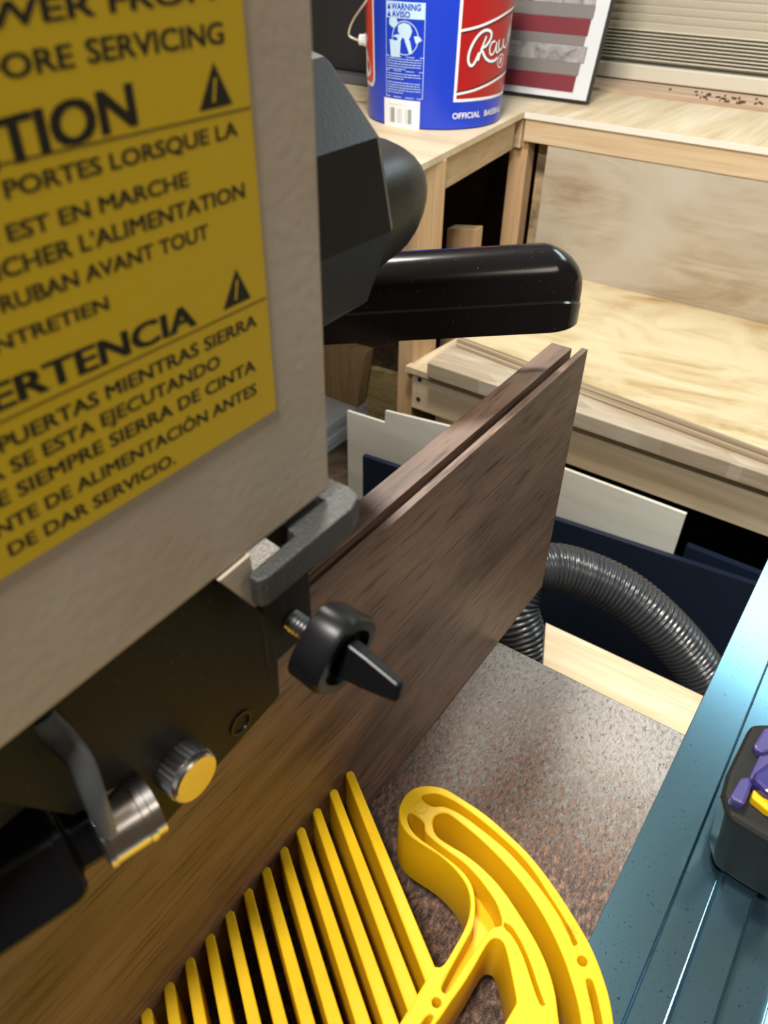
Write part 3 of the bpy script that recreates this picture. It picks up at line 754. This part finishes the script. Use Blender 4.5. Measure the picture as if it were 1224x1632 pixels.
# guide bracket
bm = bmesh.new(); prof2=[(-.118,.112),(-.1025,.110),(-.1022,.0925),(-.1012,.0916),(-.0985,.0916),(-.0975,.094),(-.0975,.127),(-.0992,.1325),(-.1035,.1345),(-.118,.1345)]
prism(bm,[Vector((x,y,CB-.0022)) for x,y in prof2],(0,0,-.0090)); obj('guide_bracket',bm,IRON,saw,bevel=.0009)
obj('bracket_foot', bx(-.112,-.1005,.112,.124,CB-.0178,CB-.0121), IRON, saw, bevel=.002)
obj('hanger_plate', bx(-.1022,-.1000,.0935,.1115,CB-.036,CB-.0121), BLK, saw, bevel=.0004)
PX=-.112
bm = bmesh.new(); pts=[P(x,y,'x',PX) for x,y in ((437,940),(446,1108),(440,1116),(262,1316),(252,1318),(243,1311),(232,1280),(218,1243),(170,1262),(120,1300),(30,1285),(-60,1270),(-60,1220),(300,925))]
prism(bm,pts,(-.003,0,0)); gp = obj('guide_plate',bm,BLK,saw,bevel=.0003)
bm = bmesh.new(); pts=[P(x,y,'x',-.1042) for x,y in ((349,926),(399,884),(412,962),(409,968),(404,967))]
prism(bm,pts,(-.001,0,0)); obj('corner_tab',bm,CREAM,saw,bevel=.0002)
# thumbscrew
tsx=-.1000; tc0=Vector((tsx,.1035,CB-.026)); ax=Vector((1,-.02,-.10)).normalized()
bm=bmesh.new()
lathe(bm,tc0,ax,[(i*.0004,.0026+(.0005 if i%3==0 else -.0002)) for i in range(40)],16); obj('threaded_rod',bm,STEELD,saw,smooth=.9)
bm=bmesh.new()
def cap(k,a): return 1+.05*math.cos(4*a)
tc0=tc0-ax*.004
lathe(bm,tc0+ax*.0125,ax,[(0,.0095),(.001,.0116),(.009,.0120),(.0105,.0112),(.0106,.0085),(.0082,.0080)],48,cap)
tk=obj('thumb_knob',bm,BLACKP,saw,smooth=.6)
bm=bmesh.new(); t,u,v_=frame(ax); wd_=(Vector((0,.35,1))).normalized(); wn=t.cross(wd_).normalized()
b_=tc0+ax*.019
for sgn in (1,):
    for (d0,w0,n0),(d1,w1,n1) in (((0,.0058,.0028),(.010,.0046,.0023)),((.010,.0046,.0023),(.0205,.0027,.0016))):
        vs=[]
        for d,w_,nn_ in ((d0,w0,n0),(d1,w1,n1)):
            for a,b in ((-1,-1),(1,-1),(1,1),(-1,1)): vs.append(bm.verts.new(b_+ax*d+wd_*w_*a+wn*nn_*b))
        for f in ((0,1,5,4),(1,2,6,5),(2,3,7,6),(3,0,4,7)): bm.faces.new([vs[i] for i in f])
        if d0==0: bm.faces.new([vs[i] for i in (3,2,1,0)])
        else: bm.faces.new([vs[i] for i in (4,5,6,7)])
bmesh.ops.remove_doubles(bm,verts=bm.verts[:],dist=1e-5)
obj('wing',bm,BLACKP,tk,bevel=.0011,seg=3)
# pin with bright face, socket screw, guide bearing
pc=P(314,1241,'x',-.1045)
bm=bmesh.new(); lathe(bm,(PX-.0005,pc.y,pc.z),(1,0,0),[(0,.0072),(.0062,.0074)],60,lambda k,a:1+.03*math.cos(a*30)); 
pin=obj('guide_pin',bm,STEELD,saw,smooth=.3)
bm=bmesh.new(); lathe(bm,(PX+.0056,pc.y,pc.z),(1,0,0),[(0,.0072),(.0016,.0072),(.0021,.0067)],40); obj('pin_face',bm,STEEL,pin,smooth=.5)
q=P(383,1152,'x',PX)
bm=bmesh.new(); lathe(bm,(PX-.0005,q.y,q.z),(1,0,0),[(0,.0042),(.0011,.0042),(.0011,.0033),(.0004,.0031)],28); obj('socket_screw',bm,BLACKP,saw,smooth=.4)
gb=P(197,1306,'x',-.109); bxs=Vector((.25,.95,0)).normalized()
bm=bmesh.new(); lathe(bm,gb-bxs*.0075,bxs,[(0,.0070),(.0005,.0088),(.0020,.0090),(.0022,.0086),(.0105,.0086),(.0107,.0089),(.0125,.0089),(.0128,.0084),(.0150,.0084),(.0150,.006)],48)
obj('guide_bearing',bm,STEEL,saw,smooth=.4)
bm=bmesh.new(); fk=gb-bxs*.026+Vector((-.006,0,-.002))
lathe(bm,fk-bxs*.024,bxs,[(0,.0155),(.002,.0172),(.036,.0172),(.0385,.0150),(.0386,.0105),(.045,.0105)],6); obj('guide_knob',bm,BLACKP,saw,bevel=.0014,seg=3)
bm=bmesh.new(); path=catmull([P(60,1145,'x',-.113),P(95,1175,'x',-.111),P(128,1215,'x',-.107),P(150,1270,'x',-.104),P(172,1330,'x',-.103)],10)
sweep(bm,path,lambda i:.0038-.00004*i,14,.5); obj('guide_arm',bm,mat('grey_steel_arm',(0.16,0.17,0.18),0.35,0.7),saw,smooth=.9)

# ------------------------------------------------------------------ walnut board, part sawn
wx1=-.1262; wt=.0035; wk=.0040; wx0=-.1455; wy1=.374; bz1=-.1842; bz0=TZ+.0006
bm=bmesh.new(); ring=[(wx0,-.45),(wx1,-.45),(wx1,wy1),(wx1-wt,wy1),(wx1-wt,.055),(wx1-wt-wk,.055),(wx1-wt-wk,wy1-.004),(wx0,wy1-.004)]
prism(bm,[Vector((x,y,bz0)) for x,y in ring],(0,0,bz1-bz0))
tag(obj('walnut_board',bm,WAL,bevel=.0003), 'tall dark walnut board with saw kerf standing on edge on the saw table', 'board')

# ------------------------------------------------------------------ aluminium bar
AZ=-.3425; 
bar=thing('aluminium_bar','grooved blue-tinted aluminium bar lying across right side of saw table','fence',(.05,.15,TZ))
x0=-.0082
sl=(P(1224,909,'z',AZ).x-P(938,1499,'z',AZ).x)
sec=[(x0,TZ+.0005),(x0,AZ),(x0+.0232,AZ),(x0+.0238,AZ-.0035),(x0+.0372,AZ-.0035),(x0+.0385,AZ-.0010),(x0+.0400,AZ-.0002),(x0+.0525,AZ-.0002),(x0+.0540,AZ-.008),(x0+.0700,AZ-.008),(x0+.0705,AZ-.0005),(x0+.094,AZ-.0005),(x0+.094,TZ+.0005)]
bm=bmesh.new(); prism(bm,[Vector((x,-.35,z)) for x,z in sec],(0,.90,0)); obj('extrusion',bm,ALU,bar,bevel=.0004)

# ------------------------------------------------------------------ clamp head
cc=P(1180,1240,'z',-.300)
cl=thing('bar_clamp','charcoal clamp head with purple jaw pad and yellow button on aluminium bar','clamp',(cc.x+.02,cc.y,AZ))
bm=bmesh.new()
outl=[P(x,y,'z',-.300) for x,y in ((1196,1152),(1224,1150),(1262,1170),(1290,1250),(1290,1370),(1224,1338),(1160,1300),(1150,1262),(1158,1230))]
bot=[Vector((p.x+.005,p.y+.002,AZ+.0006)) for p in outl]
a=[bm.verts.new(p) for p in outl]; b=[bm.verts.new(p) for p in bot]; n=len(a)
bm.faces.new(a); bm.faces.new(b[::-1])
for i in range(n): bm.faces.new((a[i],b[i],b[(i+1)%n],a[(i+1)%n]))
obj('clamp_body',bm,CLAMPM,cl,bevel=.0035,seg=3)
def clp(name,pix,zt,h,m,bev=.001):
    bm=bmesh.new(); prism(bm,[P(x,y,'z',zt) for x,y in pix],(0,0,-h)); return obj(name,bm,m,cl,bevel=bev)
clp('jaw_pad',[(1218,1160),(1262,1150),(1270,1185),(1216,1200),(1203,1194),(1202,1186)],-.296,.006,PURP,.0012)
clp('jaw_pad',[(1181,1238),(1196,1237),(1200,1250),(1187,1283),(1164,1272),(1165,1266)],-.295,.006,PURP,.0014)
clp('jaw_web',[(1212,1200),(1262,1190),(1262,1240),(1200,1245),(1194,1238)],-.298,.004,PURP,.0012)
clp('knob_cap',[(1224,1214),(1262,1205),(1290,1250),(1260,1275),(1222,1262),(1200,1240),(1206,1228)],-.291,.009,mat('deep_purple_plastic',(0.025,0.018,0.12),0.3),.002)
clp('yellow_button',[(1203,1252),(1222,1262),(1262,1282),(1256,1306),(1222,1290),(1198,1270)],-.296,.006,YEL,.001)

# ------------------------------------------------------------------ featherboard
FT,FB=-.308,-.342
fe=thing('featherboard','yellow plastic featherboard pressing its row of fingers toward the walnut board','featherboard',(-.02,.08,FB))
k2=2.914
def fp(x,y): p=P(600+x/k2,1200+y/k2,'z',FT); return (p.x,p.y)
outer=[(262,985),(280,992),(300,990),(325,965),(360,905),(400,835),(428,765),(436,700),(427,640),(400,585),(350,525),(285,470),(205,420),(145,375),(115,330),(104,285),(108,245),(130,200),(165,168),(210,153),(270,153),(325,168),(400,213),(500,280),(600,365),(700,460),(790,570),(860,670),(930,780),(990,885),(1030,975),(1062,1065),(1085,1150),(1103,1259)]
tail=[(1118,1400),(1115,1560),(1080,1720)]
slot=[(262,330),(268,300),(290,284),(330,282),(392,325),(487,404),(582,497),(677,607),(758,727),(818,837),(868,950),(906,1060),(934,1160),(952,1259),(964,1400),(940,1440),(880,1400),(850,1259),(832,1120),(802,1010),(760,910),(710,820),(650,725),(580,625),(500,540),(420,475),(330,420),(278,380)]
opn=[(300,1225),(350,1150),(400,1080),(450,1000),(495,920),(528,872),(556,860),(585,875),(605,925),(622,1000),(638,1080),(650,1150),(640,1180),(595,1259),(540,1380),(470,1480),(380,1500),(240,1480),(180,1400)]
pk1=[(208,205),(225,193),(265,188),(305,196),(370,228),(450,283),(540,355),(640,445),(720,535),(800,655),(870,765),(925,865),(932,885),(915,890),(898,850),(856,765),(788,662),(708,560),(620,463),(540,393),(450,323),(388,280),(335,254),(300,246),(262,247),(230,230)]
pk2=[(145,290),(150,330),(185,382),(250,430),(330,488),(395,542),(435,595),(455,650),(460,730),(448,810),(410,885),(360,975),(315,1060),(303,1092),(312,1110),(332,1104),(400,1000),(460,912),(505,848),(535,812),(562,804),(582,795),(578,760),(560,705),(530,655),(470,575),(400,505),(330,455),(265,405),(226,365),(220,328),(195,302),(162,280)]
pk3=[(592,790),(620,800),(650,840),(685,905),(718,985),(748,1075),(775,1150),(783,1166),(765,1168),(745,1125),(718,1045),(688,955),(655,885),(622,835),(600,815)]
pk4=[(975,1056),(990,1048),(1004,1062),(1022,1120),(1040,1200),(1052,1270),(1062,1400),(1050,1480),(1030,1400),(1018,1270),(1004,1190),(985,1110)]
pk5=[(252,1215),(262,1228),(245,1262),(200,1330),(150,1400),(130,1390),(175,1310),(225,1232)]
yend=-.03
loopO=[fp(*p) for p in outer+tail]
loopO=[tuple(v[:2]) for v in [Vector((a,b,0)) for a,b in loopO]]
# the bar that carries the fingers runs on parallel to the board
bl_=fp(262,985); loopO += [(-.022,yend),(-.0505,yend),(-.0505,bl_[1]-.006)]
def dens_open(Lp):
    return [tuple(v[:2]) for v in catmull([Vector((x,y,0)) for x,y in Lp],3)]
def dens(Lp): return [tuple(v[:2]) for v in smooth_loop([Vector((x,y,0)) for x,y in Lp],3)]
def holes(l): return dens([fp(*p) for p in l])
def circ(x,y,r,n=20):
    cx_,cy_=fp(x,y); return [(cx_+r*math.cos(2*math.pi*i/n),cy_+r*math.sin(2*math.pi*i/n)) for i in range(n)]
thr_=[holes(slot),holes(opn)]
small=[circ(279,1158,.0016),circ(957,965,.0018)]
pocks=[holes(p) for p in (pk1,pk2,pk3,pk4,pk5)]
bv=.0007; dep=.014
outD=dens_open(loopO[:-3])+[tuple(p) for p in loopO[-3:]]
up=curve_mesh([outD]+thr_+small+pocks,(FT-FB)/2-bv,bv,2); up.transform(Matrix.Translation((0,0,(FT+FB)/2)))
hl=(FT-dep-FB-.002)/2
lo=curve_mesh([outD]+thr_+small,hl-.0003,.0003,1,.0004); lo.transform(Matrix.Translation((0,0,FB+.001+hl))); lo.transform(Matrix.Translation((0,0,0)))
bm=bmesh.new(); bm.from_mesh(up); bm.from_mesh(lo); bmesh.ops.remove_doubles(bm,verts=bm.verts[:],dist=1e-6)
me=bpy.data.meshes.new('body')
bmesh.ops.recalc_face_normals(bm,faces=bm.faces[:])
for f in bm.faces: f.smooth=abs(f.normal.z)<.97
for e_ in bm.edges:
    if len(e_.link_faces)!=2 or e_.calc_face_angle(0)>.5: e_.smooth=False
bm.to_mesh(me); bm.free(); link('frame',me,YEL,fe)
cx_,cy_=fp(205,253); bm=bmesh.new(); sweep(bm,[Vector((cx_+.0028*math.cos(a*math.pi/18),cy_+.0028*math.sin(a*math.pi/18),FT+.00002)) for a in range(37)],.00014,8); obj('mould_mark',bm,YEL,fe)
tips=[(558,1228),(532,1257),(505,1287),(479.5,1318),(452,1349),(424,1382),(395,1416),(366,1452),(334,1489),(302,1527),(269,1567),(233,1609)]
T=[P(x,y+6,'z',FT) for x,y in tips]
gap=(T[11]-T[0])/11
b1=P(690,1562,'z',FT); vec=b1-T[0]; vec=vec*1.03
for k in range(15):
    a=T[k] if k<12 else T[11]+gap*(k-11)
    a=Vector((a.x,a.y,0)); b=a+Vector((vec.x,vec.y,0)); d=(b-a).normalized(); n_=Vector((-d.y,d.x,0))
    w0,w1=.0020,.0028; prs=[]
    for i in range(9):
        an=math.radians(90+22.5*i); prs.append(a+n_*w0*math.sin(an)+d*w0*math.cos(an)) 
    pts=[(p.x,p.y) for p in prs]
    pts=[(a+n_*w0).to_2d()[:]]+[ (a+n_*w0*math.cos(math.radians(an))-d*w0*math.sin(math.radians(an))).to_2d()[:] for an in range(20,180,20)]+[(a-n_*w0).to_2d()[:],(b-n_*w1).to_2d()[:],(b+n_*w1).to_2d()[:]]
    me=curve_mesh([pts],(FT-FB)/2-.0008,.0008,2); me.transform(Matrix.Translation((0,0,(FT+FB)/2-.0001)))
    for p_ in me.polygons: p_.use_smooth=False
    link('finger',me,YEL,fe)

# loose bits on the sill
bm=bmesh.new(); random.seed(5)
for i in range(46):
    x=random.uniform(-.62,.1) if i%2 else random.gauss(-.5,.05); y=random.uniform(2.11,2.2)
    s=random.uniform(.002,.006); M_=Matrix.Translation((x,y,SZ+.0085))@Matrix.Rotation(random.random()*3,4,'Z')
    box(bm,-s,s,-s*.4,s*.4,-.0015,.001+s*.3,M_)
tag(obj('wood_debris',bm,mat('bark_brown',(0.10,0.05,0.03),0.8)),'scattered dark bark crumbs lying on the window sill','debris',kind='stuff')
